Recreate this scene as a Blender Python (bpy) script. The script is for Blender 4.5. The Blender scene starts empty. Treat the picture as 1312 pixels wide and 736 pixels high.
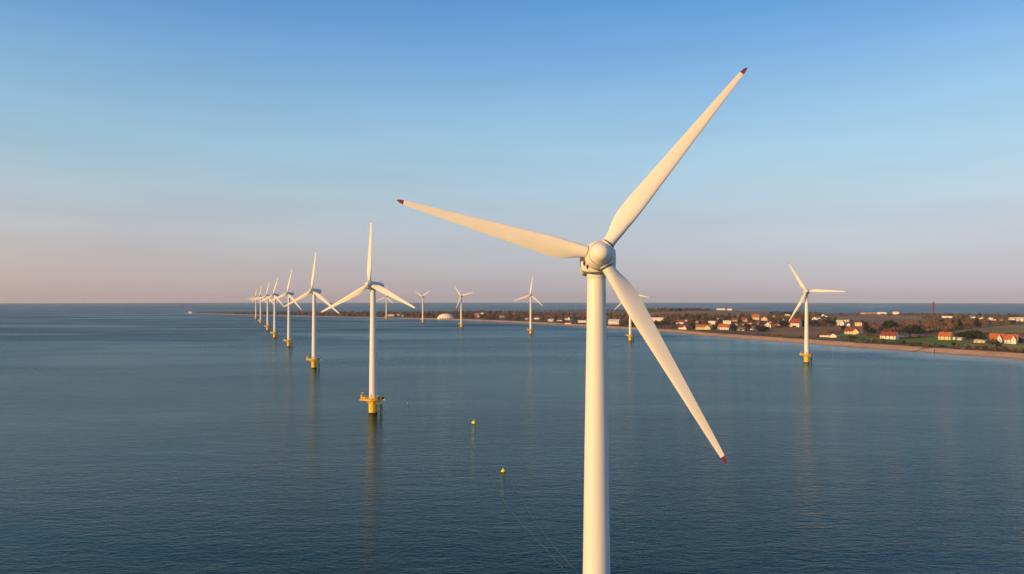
import bpy, bmesh, math, random
import numpy as np
from mathutils import Matrix, Vector

# ------------------------------------------------------------------ camera, light, exposure
scene = bpy.context.scene
COL = scene.collection
R = math.radians
EYE = 60.0                      # drone height over the sea
FPX, CX, EY = 900.0, 656.0, 384.0   # focal length, image centre and eye level, in pixels of the photograph

cam_d = bpy.data.cameras.new('camera')
cam_d.sensor_width = 36.0
cam_d.lens = FPX / 1312 * 36
cam_d.shift_y = (EY - 368) / 1312
cam_d.clip_start = 1.0
cam_d.clip_end = 40000
cam = bpy.data.objects.new('camera', cam_d)
cam.location = (0, 0, EYE)
cam.rotation_euler = (R(90), 0, 0)
COL.objects.link(cam)
scene.camera = cam

SUN_EL, SUN_AZ = 13.5, 232.0     # elevation, compass angle clockwise from the view direction
world = bpy.data.worlds.new('World')
scene.world = world
world.use_nodes = True
wn, wl = world.node_tree.nodes, world.node_tree.links
bg = wn['Background']
tc = wn.new('ShaderNodeTexCoord')
sep = wn.new('ShaderNodeSeparateXYZ')
wl.new(tc.outputs['Generated'], sep.inputs[0])
mx = wn.new('ShaderNodeMath'); mx.operation = 'MAXIMUM'; mx.inputs[1].default_value = 0.004
wl.new(sep.outputs['Z'], mx.inputs[0])
com = wn.new('ShaderNodeCombineXYZ')
wl.new(sep.outputs['X'], com.inputs['X']); wl.new(sep.outputs['Y'], com.inputs['Y']); wl.new(mx.outputs[0], com.inputs['Z'])
sky = wn.new('ShaderNodeTexSky')
sky.sky_type = 'NISHITA'; sky.sun_disc = False
sky.sun_elevation = R(SUN_EL); sky.sun_rotation = R(SUN_AZ)
sky.altitude = 60; sky.air_density = 1.0; sky.dust_density = 0.3; sky.ozone_density = 3.0
wl.new(com.outputs[0], sky.inputs[0])
ramp = wn.new('ShaderNodeValToRGB')       # evening tint of the air by height over the horizon
wl.new(sep.outputs['Z'], ramp.inputs[0])
SKY_TINT = [(0.0, (.773, .754, 1.48)), (.0197, (.853, .76, 1.25)), (.0508, (1.098, .86, 1.08)), (.0869, (1.419, 1.004, 1.058)), (.1478, (1.769, 1.355, 1.192)),
            (.2071, (1.919, 1.604, 1.366)), (.2643, (1.854, 1.689, 1.532)), (.3187, (1.554, 1.655, 1.653)), (.3686, (1.262, 1.584, 1.735)), (1.0, (.5, .7, .9))]
el = ramp.color_ramp.elements
while len(el) > 1: el.remove(el[-1])
for i, (p, c) in enumerate(SKY_TINT):
    e = el[0] if i == 0 else el.new(p)
    e.position = p; e.color = (c[0] / 2, c[1] / 2, c[2] / 2, 1)
mul = wn.new('ShaderNodeMix'); mul.data_type = 'RGBA'; mul.blend_type = 'MULTIPLY'; mul.inputs[0].default_value = 1.0
wl.new(sky.outputs[0], mul.inputs[6]); wl.new(ramp.outputs[0], mul.inputs[7])
dbl = wn.new('ShaderNodeVectorMath'); dbl.operation = 'SCALE'; dbl.inputs['Scale'].default_value = 2.0
wl.new(mul.outputs[2], dbl.inputs[0])
# light scattered many times in the low air evens the sky out from side to side
AIR = [(0.0, (172, 162, 162)), (.022, (181, 173, 172)), (.053, (183, 184, 187)), (.09, (183, 193, 200)), (.15, (172, 200, 215)), (.21, (158, 198, 221)), (.265, (141, 187, 222)),
       (.32, (119, 171, 218)), (.375, (99, 156, 212)), (.46, (74, 130, 196)), (.6, (48, 92, 156)), (1.0, (34, 66, 120))]
def lin(c): return tuple((v / 255 / 12.92) if v < 10 else ((v / 255 + .055) / 1.055) ** 2.4 for v in c)
ramp2 = wn.new('ShaderNodeValToRGB'); wl.new(sep.outputs['Z'], ramp2.inputs[0])
el = ramp2.color_ramp.elements
while len(el) > 1: el.remove(el[-1])
for i, (p, c) in enumerate(AIR):
    e = el[0] if i == 0 else el.new(p)
    e.position = p; e.color = (*lin(c), 1)
air = wn.new('ShaderNodeVectorMath'); air.operation = 'SCALE'; air.inputs['Scale'].default_value = 1 / 0.12
wl.new(ramp2.outputs[0], air.inputs[0])
blend = wn.new('ShaderNodeMix'); blend.data_type = 'RGBA'; blend.inputs[0].default_value = .65
wl.new(dbl.outputs[0], blend.inputs[6]); wl.new(air.outputs[0], blend.inputs[7]); 
def wmath(op, a, b_):
    q = wn.new('ShaderNodeMath'); q.operation = op; q.use_clamp = op == 'MULTIPLY'
    for k, v in enumerate((a, b_)):
        if isinstance(v, (int, float)): q.inputs[k].default_value = v
        else: wl.new(v, q.inputs[k])
    return q.outputs[0]
side_f = wmath('MULTIPLY', sep.outputs['X'], -1.5)          # warmer towards the sun's side, low down
low_f = wmath('MULTIPLY', wmath('SUBTRACT', .2, sep.outputs['Z']), 5.0)
warm = wn.new('ShaderNodeMix'); warm.data_type = 'RGBA'; warm.blend_type = 'MULTIPLY'
wl.new(wmath('MULTIPLY', side_f, low_f), warm.inputs[0]); wl.new(blend.outputs[2], warm.inputs[6]); warm.inputs[7].default_value = (1.30, 1.12, 1.0, 1)
mpz = wn.new('ShaderNodeMapping'); mpz.inputs['Scale'].default_value = (2.2, 2.2, 16)      # faint uneven haze
wl.new(tc.outputs['Generated'], mpz.inputs['Vector'])
hz = wn.new('ShaderNodeTexNoise'); hz.inputs['Scale'].default_value = 1.6; hz.inputs['Detail'].default_value = 5
wl.new(mpz.outputs[0], hz.inputs['Vector'])
hr = wn.new('ShaderNodeMapRange'); hr.inputs[1].default_value = .3; hr.inputs[2].default_value = .7; hr.inputs[3].default_value = .965; hr.inputs[4].default_value = 1.03
wl.new(hz.outputs['Fac'], hr.inputs[0])
hv = wn.new('ShaderNodeVectorMath'); hv.operation = 'SCALE'
wl.new(warm.outputs[2], hv.inputs[0]); wl.new(hr.outputs[0], hv.inputs['Scale'])
wl.new(hv.outputs[0], bg.inputs['Color'])
bg.inputs['Strength'].default_value = 0.12
world.cycles.sampling_method = 'NONE'

sun_d = bpy.data.lights.new('sun', 'SUN')
sun_d.energy = 5.0
sun_d.angle = R(0.5)
sun_d.color = (1.0, 0.565, 0.155)
sun = bpy.data.objects.new('sun', sun_d)
sdir = Vector((math.sin(R(SUN_AZ)) * math.cos(R(SUN_EL)), math.cos(R(SUN_AZ)) * math.cos(R(SUN_EL)), math.sin(R(SUN_EL))))
sun.rotation_euler = sdir.to_track_quat('Z', 'Y').to_euler()
sun.location = (-200, -200, 200)
COL.objects.link(sun)

vs = scene.view_settings
scene.display_settings.display_device = 'sRGB'
vs.view_transform = 'Standard'; vs.look = 'None'; vs.gamma = 1.0; vs.use_curve_mapping = False
vs.exposure = 0.0
scene.render.engine = 'CYCLES'
scene.cycles.max_bounces = 6
scene.cycles.use_denoising = True

rng = np.random.default_rng(7)
random.seed(7)

# ------------------------------------------------------------------ helpers
def link(o, parent=None):
    COL.objects.link(o)
    if parent is not None: o.parent = parent
    return o

def tag(o, label=None, cat=None, group=None, kind=None):
    if label: o['label'] = label
    if cat: o['category'] = cat
    if group: o['group'] = group
    if kind: o['kind'] = kind
    return o

def empty(name, loc, rz=0.0):
    o = bpy.data.objects.new(name, None)
    o.empty_display_size = 1.0
    o.location = loc; o.rotation_euler = (0, 0, rz)
    return link(o)

def mesh_obj(name, verts, faces, mat, parent=None, smooth=False):
    me = bpy.data.meshes.new(name)
    me.from_pydata([tuple(v) for v in verts], [], [tuple(f) for f in faces])
    me.materials.append(mat)
    if smooth: me.shade_smooth()
    me.update()
    return link(bpy.data.objects.new(name, me), parent)

def mesh_np(name, verts, faces, mat, parent=None, smooth=False, colours=None, attr='tint'):
    verts = np.asarray(verts, np.float32); faces = np.asarray(faces, np.int32)
    k = faces.shape[1]
    me = bpy.data.meshes.new(name)
    me.vertices.add(len(verts)); me.vertices.foreach_set('co', verts.ravel())
    me.loops.add(faces.size); me.loops.foreach_set('vertex_index', faces.ravel())
    me.polygons.add(len(faces)); me.polygons.foreach_set('loop_start', np.arange(0, faces.size, k, dtype=np.int32))
    me.polygons.foreach_set('loop_total', np.full(len(faces), k, np.int32))
    me.update(calc_edges=True); me.validate()
    if colours is not None:
        a = me.attributes.new(attr, 'FLOAT_COLOR', 'POINT')
        c = np.ones((len(verts), 4), np.float32); c[:, :3] = colours
        a.data.foreach_set('color', c.ravel())
    me.materials.append(mat)
    if smooth: me.shade_smooth()
    return link(bpy.data.objects.new(name, me), parent)

class MB:
    """collects boxes, tubes and lathes into one mesh"""
    def __init__(self): self.v = []; self.f = []
    def add(self, vs_, fs_):
        n = len(self.v); self.v += [tuple(v) for v in vs_]; self.f += [tuple(i + n for i in f) for f in fs_]
    def box(self, c, s, rz=0.0):
        x, y, z = s[0] / 2, s[1] / 2, s[2] / 2
        P = [(-x, -y, -z), (x, -y, -z), (x, y, -z), (-x, y, -z), (-x, -y, z), (x, -y, z), (x, y, z), (-x, y, z)]
        ca, sa = math.cos(rz), math.sin(rz)
        self.add([(c[0] + p[0] * ca - p[1] * sa, c[1] + p[0] * sa + p[1] * ca, c[2] + p[2]) for p in P],
                 [(3, 2, 1, 0), (4, 5, 6, 7), (0, 1, 5, 4), (1, 2, 6, 5), (2, 3, 7, 6), (3, 0, 4, 7)])
    def tube(self, pts, r, n=8, closed=False, cap=True):
        pts = [Vector(p) for p in pts]; m = len(pts)
        vs_ = []; fs_ = []
        for i, p in enumerate(pts):
            if closed: t = pts[(i + 1) % m] - pts[i - 1]
            else: t = pts[min(i + 1, m - 1)] - pts[max(i - 1, 0)]
            t.normalize()
            a = t.cross(Vector((0, 0, 1)) if abs(t.z) < .9 else Vector((1, 0, 0))).normalized(); b = t.cross(a)
            rr = r[i] if isinstance(r, (list, tuple)) else r
            vs_ += [p + a * (rr * math.cos(2 * math.pi * k / n)) + b * (rr * math.sin(2 * math.pi * k / n)) for k in range(n)]
        for i in range(m if closed else m - 1):
            j = (i + 1) % m
            for k in range(n):
                k2 = (k + 1) % n
                fs_.append((i * n + k, i * n + k2, j * n + k2, j * n + k))
        if cap and not closed:
            fs_.append(tuple(range(n))[::-1]); fs_.append(tuple((m - 1) * n + k for k in range(n)))
        self.add(vs_, fs_)
    def lathe(self, prof, n=32, axis='z', cap=True, centre=(0, 0, 0)):
        vs_ = []; fs_ = []
        for (r, h) in prof:
            for k in range(n):
                a = 2 * math.pi * k / n
                x, y = r * math.cos(a), r * math.sin(a)
                p = (x, y, h) if axis == 'z' else (x, h, -y)
                vs_.append((p[0] + centre[0], p[1] + centre[1], p[2] + centre[2]))
        for i in range(len(prof) - 1):
            for k in range(n):
                k2 = (k + 1) % n
                fs_.append((i * n + k, i * n + k2, (i + 1) * n + k2, (i + 1) * n + k))
        if cap:
            fs_.append(tuple(range(n))[::-1]); fs_.append(tuple((len(prof) - 1) * n + k for k in range(n)))
        self.add(vs_, fs_)
    def build(self, name, mat, parent=None, smooth=False, angle=None):
        o = mesh_obj(name, self.v, self.f, mat, parent)
        bm = bmesh.new(); bm.from_mesh(o.data); bmesh.ops.recalc_face_normals(bm, faces=bm.faces); bm.to_mesh(o.data); bm.free()
        if smooth: smooth_by_angle(o.data, angle or 40)
        return o

def smooth_by_angle(me, deg):
    bm = bmesh.new(); bm.from_mesh(me)
    for f in bm.faces: f.smooth = True
    for e in bm.edges:
        if len(e.link_faces) == 2 and e.calc_face_angle(0) > R(deg): e.smooth = False
    bm.to_mesh(me); bm.free()

# ------------------------------------------------------------------ materials
def mat_new(name):
    m = bpy.data.materials.new(name); m.use_nodes = True
    return m, m.node_tree.nodes, m.node_tree.links, m.node_tree.nodes['Principled BSDF']

def paint(name, col, rough=0.5, var=0.08, scale=0.6, dirt=None, spec=0.5, stretch=None):
    m, n, l, b = mat_new(name)
    t = n.new('ShaderNodeTexCoord'); ns = n.new('ShaderNodeTexNoise')
    ns.inputs['Scale'].default_value = scale; ns.inputs['Detail'].default_value = 6; ns.inputs['Roughness'].default_value = .65
    if stretch:                                   # rain streaks run down the shaft
        mp = n.new('ShaderNodeMapping'); mp.inputs['Scale'].default_value = (1, 1, stretch)
        l.new(t.outputs['Object'], mp.inputs['Vector']); l.new(mp.outputs[0], ns.inputs['Vector'])
    else: l.new(t.outputs['Object'], ns.inputs['Vector'])
    cr = n.new('ShaderNodeValToRGB')
    d = dirt or tuple(c * (1 - var * 2.2) for c in col)
    cr.color_ramp.elements[0].position = .3; cr.color_ramp.elements[0].color = (*d, 1)
    cr.color_ramp.elements[1].position = .62; cr.color_ramp.elements[1].color = (*col, 1)
    l.new(ns.outputs['Fac'], cr.inputs[0]); l.new(cr.outputs[0], b.inputs['Base Color'])
    b.inputs['Roughness'].default_value = rough
    b.inputs['Specular IOR Level'].default_value = spec
    return m

M = {}
M['white_gel'] = paint('white_gelcoat', (.81, .79, .73), .62, .03, .25, spec=.35)
M['tower'] = paint('tower_paint', (.80, .79, .76), .42, .03, 1.3, stretch=.05)
M['seam'] = paint('dark_seam', (.10, .09, .08), .6)
M['seam_grey'] = paint('grey_seam', (.42, .40, .37), .6)
M['vent'] = paint('vent_black', (.03, .03, .03), .7)
M['red_tip'] = paint('red_tip_paint', (.22, .030, .038), .45, .1, 1.0)
M['yellow'] = paint('marine_yellow', (.96, .60, .01), .45, .12, .8, dirt=(.86, .50, .01))
M['growth'] = paint('marine_growth', (.030, .022, .014), .8, .3, 2.0)
M['dark_steel'] = paint('dark_steel', (.025, .022, .025), .6)
M['buoy'] = paint('buoy_yellow', (.95, .88, .0), .4, .06, 2)
M['rope'] = paint('rope', (.22, .27, .29), .8)
M['white_wall'] = paint('white_render', (.78, .75, .70), .8, .06, .3)
M['cream_wall'] = paint('cream_render', (.72, .60, .42), .8, .06, .3)
M['pink_wall'] = paint('brick_render', (.50, .36, .30), .8, .08, .3)
M['grey_wall'] = paint('grey_render', (.45, .44, .44), .8, .08, .3)
M['orange_roof'] = paint('orange_tile', (.50, .145, .045), .75, .14, 1.2)
M['red_roof'] = paint('red_tile', (.30, .066, .042), .75, .14, 1.2)
M['terracotta_roof'] = paint('terracotta_tile', (.42, .19, .10), .75, .14, 1.2)
M['brown_roof'] = paint('brown_tile', (.16, .075, .06), .75, .14, 1.2)
M['grey_roof'] = paint('grey_slate', (.20, .20, .21), .7, .12, 1.2)
M['pale_roof'] = paint('pale_sheet_roof', (.62, .57, .50), .65, .1, .6)
M['blue_roof'] = paint('blue_slate', (.055, .075, .10), .6, .12, 1.2)
M['glass'] = paint('window_glass', (.03, .035, .045), .12)
M['door'] = paint('door_wood', (.10, .06, .04), .6)
M['brick'] = paint('chimney_brick', (.30, .13, .08), .85)
M['dome'] = paint('dome_membrane', (.86, .80, .66), .6, .05, .12)
M['mast_red'] = paint('mast_red', (.25, .03, .05), .5)
M['mast_white'] = paint('mast_white', (.7, .6, .6), .5)
M['trunk'] = paint('bark', (.09, .065, .05), .9, .2, 2)

def foliage_mat(name):
    m, n, l, b = mat_new(name)
    a = n.new('ShaderNodeAttribute'); a.attribute_name = 'tint'
    l.new(a.outputs['Color'], b.inputs['Base Color'])
    b.inputs['Roughness'].default_value = .9; b.inputs['Specular IOR Level'].default_value = .15
    return m
M['leaf'] = foliage_mat('foliage')

def land_mat():
    m, n, l, b = mat_new('land_cover')
    a = n.new('ShaderNodeAttribute'); a.attribute_name = 'tint'
    g = n.new('ShaderNodeNewGeometry')
    n1 = n.new('ShaderNodeTexNoise'); n1.inputs['Scale'].default_value = .035; n1.inputs['Detail'].default_value = 8; n1.inputs['Roughness'].default_value = .7
    l.new(g.outputs['Position'], n1.inputs['Vector'])
    r1 = n.new('ShaderNodeMapRange'); r1.inputs[1].default_value = .3; r1.inputs[2].default_value = .7; r1.inputs[3].default_value = .72; r1.inputs[4].default_value = 1.25
    l.new(n1.outputs['Fac'], r1.inputs[0])
    mu = n.new('ShaderNodeMix'); mu.data_type = 'RGBA'; mu.blend_type = 'MULTIPLY'; mu.inputs[0].default_value = 1
    l.new(a.outputs['Color'], mu.inputs[6]); l.new(r1.outputs[0], mu.inputs[7])
    l.new(mu.outputs[2], b.inputs['Base Color'])
    b.inputs['Roughness'].default_value = .95; b.inputs['Specular IOR Level'].default_value = .1
    n2 = n.new('ShaderNodeTexNoise'); n2.inputs['Scale'].default_value = .5; n2.inputs['Detail'].default_value = 4
    l.new(g.outputs['Position'], n2.inputs['Vector'])
    bp = n.new('ShaderNodeBump'); bp.inputs['Strength'].default_value = .6; bp.inputs['Distance'].default_value = .5
    l.new(n2.outputs['Fac'], bp.inputs['Height']); l.new(bp.outputs[0], b.inputs['Normal'])
    return m
M['land'] = land_mat()

def water_mat():
    m, n, l, b = mat_new('sea_water')
    g = n.new('ShaderNodeNewGeometry')
    def noise(scale, sx, rot, detail, rough=.55, dist=0.0):
        mp = n.new('ShaderNodeMapping')
        mp.inputs['Rotation'].default_value = (0, 0, R(rot)); mp.inputs['Scale'].default_value = (scale * sx, scale, scale)
        l.new(g.outputs['Position'], mp.inputs['Vector'])
        t = n.new('ShaderNodeTexNoise'); t.inputs['Scale'].default_value = 1; t.inputs['Detail'].default_value = detail
        t.inputs['Roughness'].default_value = rough; t.inputs['Distortion'].default_value = dist
        l.new(mp.outputs[0], t.inputs['Vector'])
        return t.outputs['Fac']
    def math_(op, a, b_):
        q = n.new('ShaderNodeMath'); q.operation = op
        for i, v in enumerate((a, b_)):
            if isinstance(v, (int, float)): q.inputs[i].default_value = v
            else: l.new(v, q.inputs[i])
        return q.outputs[0]
    h = math_('ADD', math_('MULTIPLY', noise(.38, .40, -20, 3, .6, .4), .80), math_('MULTIPLY', noise(1.0, .48, 22, 3, .6, .3), .50))
    h = math_('ADD', h, math_('MULTIPLY', noise(.09, .3, -8, 2), .8))
    h = math_('ADD', h, math_('MULTIPLY', noise(2.1, .5, -14, 2, .6, .2), .17))
    calm = n.new('ShaderNodeAttribute'); calm.attribute_name = 'tint'     # r: sheltered water near the beach, g: silty shallows plus painted sky sheen
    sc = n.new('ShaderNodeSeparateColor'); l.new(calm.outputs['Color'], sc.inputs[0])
    patch = noise(.006, .35, 8, 4, .6, .6)
    pr = n.new('ShaderNodeMapRange'); pr.inputs[1].default_value = .32; pr.inputs[2].default_value = .68; pr.inputs[3].default_value = .40; pr.inputs[4].default_value = 1.40
    l.new(patch, pr.inputs[0])
    st = math_('MULTIPLY', pr.outputs[0], math_('SUBTRACT', 1.0, sc.outputs[0]))
    bp = n.new('ShaderNodeBump'); bp.inputs['Strength'].default_value = 1.0; bp.inputs['Distance'].default_value = 1.0
    hh = math_('MULTIPLY', math_('MULTIPLY', h, st), WAVE)
    l.new(hh, bp.inputs['Height'])
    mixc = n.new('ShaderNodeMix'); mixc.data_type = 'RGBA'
    mixc.inputs[6].default_value = (*WATER, 1); mixc.inputs[7].default_value = (.42, .50, .54, 1)  # pale silty shallows, with the sheen of reflected sky painted into the colour
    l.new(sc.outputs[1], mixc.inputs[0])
    # ripples break the surface into smooth and wind-roughened flecks; b: open water offshore is rougher
    wind = math_('MULTIPLY', sc.outputs[2], math_('ADD', math_('MULTIPLY', pr.outputs[0], .6), .45))
    fl = n.new('ShaderNodeMapRange'); fl.inputs[1].default_value = .42; fl.inputs[2].default_value = .62
    l.new(noise(.55, .42, 6, 3, .65, .4), fl.inputs[0])
    hi = math_('SUBTRACT', math_('ADD', math_('MULTIPLY', pr.outputs[0], FLECK), math_('MULTIPLY', wind, .12)), math_('MULTIPLY', sc.outputs[0], .1))
    lo = math_('ADD', .03, math_('MULTIPLY', wind, .22))
    ro = math_('ADD', math_('MULTIPLY', fl.outputs[0], hi), lo)
    n.remove(b)
    df = n.new('ShaderNodeBsdfDiffuse'); gl = n.new('ShaderNodeBsdfGlossy'); fr = n.new('ShaderNodeFresnel'); ms = n.new('ShaderNodeMixShader')
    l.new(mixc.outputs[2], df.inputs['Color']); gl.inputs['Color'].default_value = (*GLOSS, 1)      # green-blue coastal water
    l.new(ro, gl.inputs['Roughness']); fr.inputs['IOR'].default_value = 1.333
    for q in (gl, fr): l.new(bp.outputs[0], q.inputs['Normal'])
    l.new(math_('MULTIPLY', fr.outputs[0], math_('SUBTRACT', .78, math_('MULTIPLY', wind, .40))), ms.inputs[0]); l.new(df.outputs[0], ms.inputs[1]); l.new(gl.outputs[0], ms.inputs[2])
    l.new(ms.outputs[0], n['Material Output'].inputs['Surface'])
    return m
HAZE = .000034
WAVE = 0.36
FLECK = 0.05
GLOSS = (.73, .95, 1.0)
WATER = (.003, .028, .027)
M['water'] = water_mat()

# ------------------------------------------------------------------ coast and terrain
COAST = [(180, 401.0), (238, 401.6), (245, 401.8), (300, 403.4), (400, 405.6), (500, 408.0), (600, 411.4), (700, 416.0), (780, 421.0), (850, 425.6),
         (900, 430.6), (950, 434.6), (1000, 438.4), (1094, 445.6), (1160, 450.2), (1223, 454.8), (1312, 461.2), (1420, 469.5), (1560, 480), (1800, 496)]
cxs = np.array([c[0] for c in COAST], float); cyd = EYE * FPX / (np.array([c[1] for c in COAST]) - EY)
FAR = [(238, 3110), (300, 3220), (400, 3350), (560, 3350), (700, 3250), (860, 2900), (1000, 2600), (1312, 2200), (1500, 2000), (1800, 1900)]
RIDGE = [(238, 402.0), (270, 400.9), (300, 400.5), (400, 400.0), (480, 400.0), (560, 399.4), (620, 399.0), (700, 398.8), (780, 397.9), (800, 397.3), (860, 396),
         (930, 397.3), (1000, 400.2), (1050, 401.8), (1100, 401.4), (1180, 402), (1230, 402.6), (1312, 403.5), (1500, 404), (1800, 404)]
def itp(tab, x): return np.interp(x, [t[0] for t in tab], [t[1] for t in tab])
def coast_d(x):
    return np.interp(x, cxs, cyd)
def far_d(x): return np.maximum(itp(FAR, x), coast_d(x) + 60)
def slant(x):
    x = np.asarray(x, float); e = 4.0
    d0, d1 = coast_d(x - e), coast_d(x + e)
    X0, X1 = (x - e - CX) / FPX * d0, (x + e - CX) / FPX * d1
    tx, ty = X1 - X0, d1 - d0
    rx, ry = (x - CX) / FPX, np.ones_like(x)
    return np.abs(tx * ry - ty * rx) / (np.hypot(tx, ty) * np.hypot(rx, ry)) * np.hypot(rx, ry)
def sstep(a, b, v):
    t = np.clip((v - a) / (b - a), 0, 1); return t * t * (3 - 2 * t)
def hills(X, Y):
    return (np.sin(X * .011 + Y * .004) * np.sin(Y * .0065 - X * .003 + 1.3) * 1.6 + np.sin(X * .027 + 2) * np.sin(Y * .021 + .5) * .7)
def ground_z(x, d):
    """height of the land at image column x (a bearing) and depth d"""
    D, F = coast_d(x), far_d(x)
    t = (d - D) * slant(x)
    zr = np.maximum(EYE - (itp(RIDGE, x) - EY) * F / FPX, .8)
    zc = np.minimum(3.0, zr)
    z = np.where(t < 0, t * .06, zc * sstep(0, 42, t) * .75 + zc * .25 * np.clip(t / 42, 0, 1))
    u = np.clip((t - 50) / np.maximum((F - D) * slant(x) - 50, 1), 0, 1)
    z = z + np.maximum(zr - zc, 0) * (u ** .85) * 1.0
    X = (x - CX) / FPX * d
    z = z + hills(X, d) * 1.6 * sstep(60, 260, t) * (1 - sstep(.75, 1, u)) * np.clip(zr / 15, 0, 1)
    z = np.where(d > F, zr * (1 - sstep(0, 260, d - F)) - 2.5 * sstep(120, 260, d - F), z)
    return np.maximum(z, -2.5)
def at(x, y):
    """point of the land seen at pixel x, y of the photograph"""
    D, F = float(coast_d(x)), float(far_d(x))
    ds = np.linspace(D, F, 1500)
    ys = EY - (ground_z(np.full_like(ds, x), ds) - EYE) * FPX / ds
    k = int(np.argmax(ys <= y)) if (ys <= y).any() else int(np.argmin(ys))
    d = ds[k]
    return Vector(((x - CX) / FPX * d, d, float(ground_z(np.array([float(x)]), np.array([d]))[0])))

def in_poly(px, py, poly):
    ins = np.zeros(px.shape, bool); n = len(poly)
    for i in range(n):
        (x0, y0), (x1, y1) = poly[i], poly[(i + 1) % n]
        c = ((y0 > py) != (y1 > py)) & (px < (x1 - x0) * (py - y0) / ((y1 - y0) if y1 != y0 else 1e-9) + x0)
        ins ^= c
    return ins

# fields, by the outline they have on the ground
SCRUB = (.200, .136, .092)
FIELDS = [
    ((0.319, 0.207, 0.133), [(1045, 405), (1110, 402.5), (1190, 404), (1205, 408), (1180, 413), (1120, 416), (1090, 411), (1050, 411)]),
    ((0.256, 0.165, 0.118), [(1110, 411), (1190, 409), (1215, 414), (1210, 424), (1140, 424), (1105, 419)]),
    ((0.319, 0.186, 0.094), [(985, 420.5), (1030, 418.5), (1076, 419), (1080, 424), (1050, 431), (985, 431)]),
    ((0.288, 0.165, 0.092), [(985, 429), (1052, 431), (1100, 436), (1100, 440), (985, 434)]),
    ((0.174, 0.245, 0.054), [(1060, 432), (1085, 427), (1110, 427), (1135, 432), (1150, 434), (1200, 431), (1235, 436), (1256, 440), (1252, 445), (1190, 443), (1100, 438)]),
    ((0.151, 0.258, 0.042), [(1155, 434), (1204, 432), (1222, 436), (1230, 442), (1180, 441)]),
    ((0.256, 0.218, 0.079), [(1215, 424), (1260, 419), (1318, 415.5), (1500, 418), (1500, 430), (1318, 428), (1275, 429), (1225, 427)]),
    ((0.278, 0.176, 0.118), [(1290, 428.5), (1500, 430), (1500, 440), (1305, 436)]),
    ((0.319, 0.186, 0.086), [(1238, 444), (1312, 446), (1500, 456), (1500, 463), (1312, 452.5), (1240, 446)]),
    ((0.232, 0.249, 0.059), [(1235, 437), (1312, 439), (1500, 450), (1500, 457), (1312, 447), (1235, 443)]),
    ((0.319, 0.207, 0.133), [(815, 401), (880, 398.5), (960, 398), (1010, 401), (960, 407), (880, 407), (820, 406)]),
    ((0.278, 0.182, 0.126), [(640, 399.8), (700, 399.2), (790, 398.6), (790, 401.5), (700, 402), (640, 402)]),
    ((0.266, 0.176, 0.118), [(738, 402.5), (800, 401.5), (800, 406), (738, 406.5)]),
    ((0.278, 0.182, 0.126), [(485, 400.2), (560, 400), (560, 402.5), (485, 402.8)]),
    ((0.420, 0.330, 0.250), [(1150, 430.2), (1180, 428.0), (1206, 425.6), (1206, 426.2), (1180, 428.7), (1150, 431.0)]),
    ((0.400, 0.310, 0.240), [(1262, 440.4), (1312, 443.6), (1312, 444.4), (1262, 441.1)]),
]
def land_colour(px, py, t, X, Y):
    col = np.empty(px.shape + (3,), np.float32); col[:] = SCRUB
    wob = .8 * np.sin(X * .05) + .7 * np.sin(Y * .04 + X * .013)
    for c, poly in FIELDS:
        m = in_poly(px + wob, py + .25 * wob, poly); col[m] = c
    # lighter tracks and hedge banks
    blotch = np.sin(X * .016 + 1.7 * np.sin(Y * .006)) * np.sin(Y * .012 + 1.3 * np.sin(X * .009))
    col *= (1 + .22 * blotch)[..., None]
    dune = sstep(34, 46, t + 5 * np.sin(X * .06 + Y * .03)) 
    edge = np.array((.16, .115, .062)); sand = np.array((.76, .45, .23)); wet = np.array((.46, .30, .20))
    rough = sstep(70, 95, t + 12 * np.sin(X * .03 + Y * .05))
    base = edge * (1 - rough)[..., None] + col * rough[..., None]
    beach = sand * (sstep(5, 14, t))[..., None] + wet * (1 - sstep(5, 14, t))[..., None]
    return beach * (1 - dune)[..., None] + base * dune[..., None]

def build_terrain():
    xs = np.concatenate([np.arange(236, 1330, 1.5), np.arange(1330, 1790, 6)])
    nr = 210
    s = np.linspace(0, 1, nr)
    D, F = coast_d(xs), far_d(xs)
    lo, hi = D - 40 / np.maximum(slant(xs), .2) * .5, F + 280
    fr = s ** 1.7
    d = lo[:, None] + (hi - lo)[:, None] * fr[None, :]
    xg = np.repeat(xs[:, None], nr, 1)
    z = ground_z(xg, d)
    tip = sstep(236, 250, xg)
    z = z * tip - 2.0 * (1 - tip)
    X = (xg - CX) / FPX * d
    t = (d - D[:, None]) * slant(xg)
    py = EY - (z - EYE) * FPX / d
    c = land_colour(xg, py, t, X, d)
    n0, n1 = xg.shape
    idx = np.arange(n0 * n1).reshape(n0, n1)
    f = np.stack([idx[:-1, :-1], idx[1:, :-1], idx[1:, 1:], idx[:-1, 1:]], -1).reshape(-1, 4)
    o = mesh_np('terrain', np.stack([X, d, z], -1).reshape(-1, 3), f, M['land'], smooth=True, colours=c.reshape(-1, 3))
    tag(o, 'low brown coastal land with fields and a sandy beach', 'land', kind='structure')
build_terrain()

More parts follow.
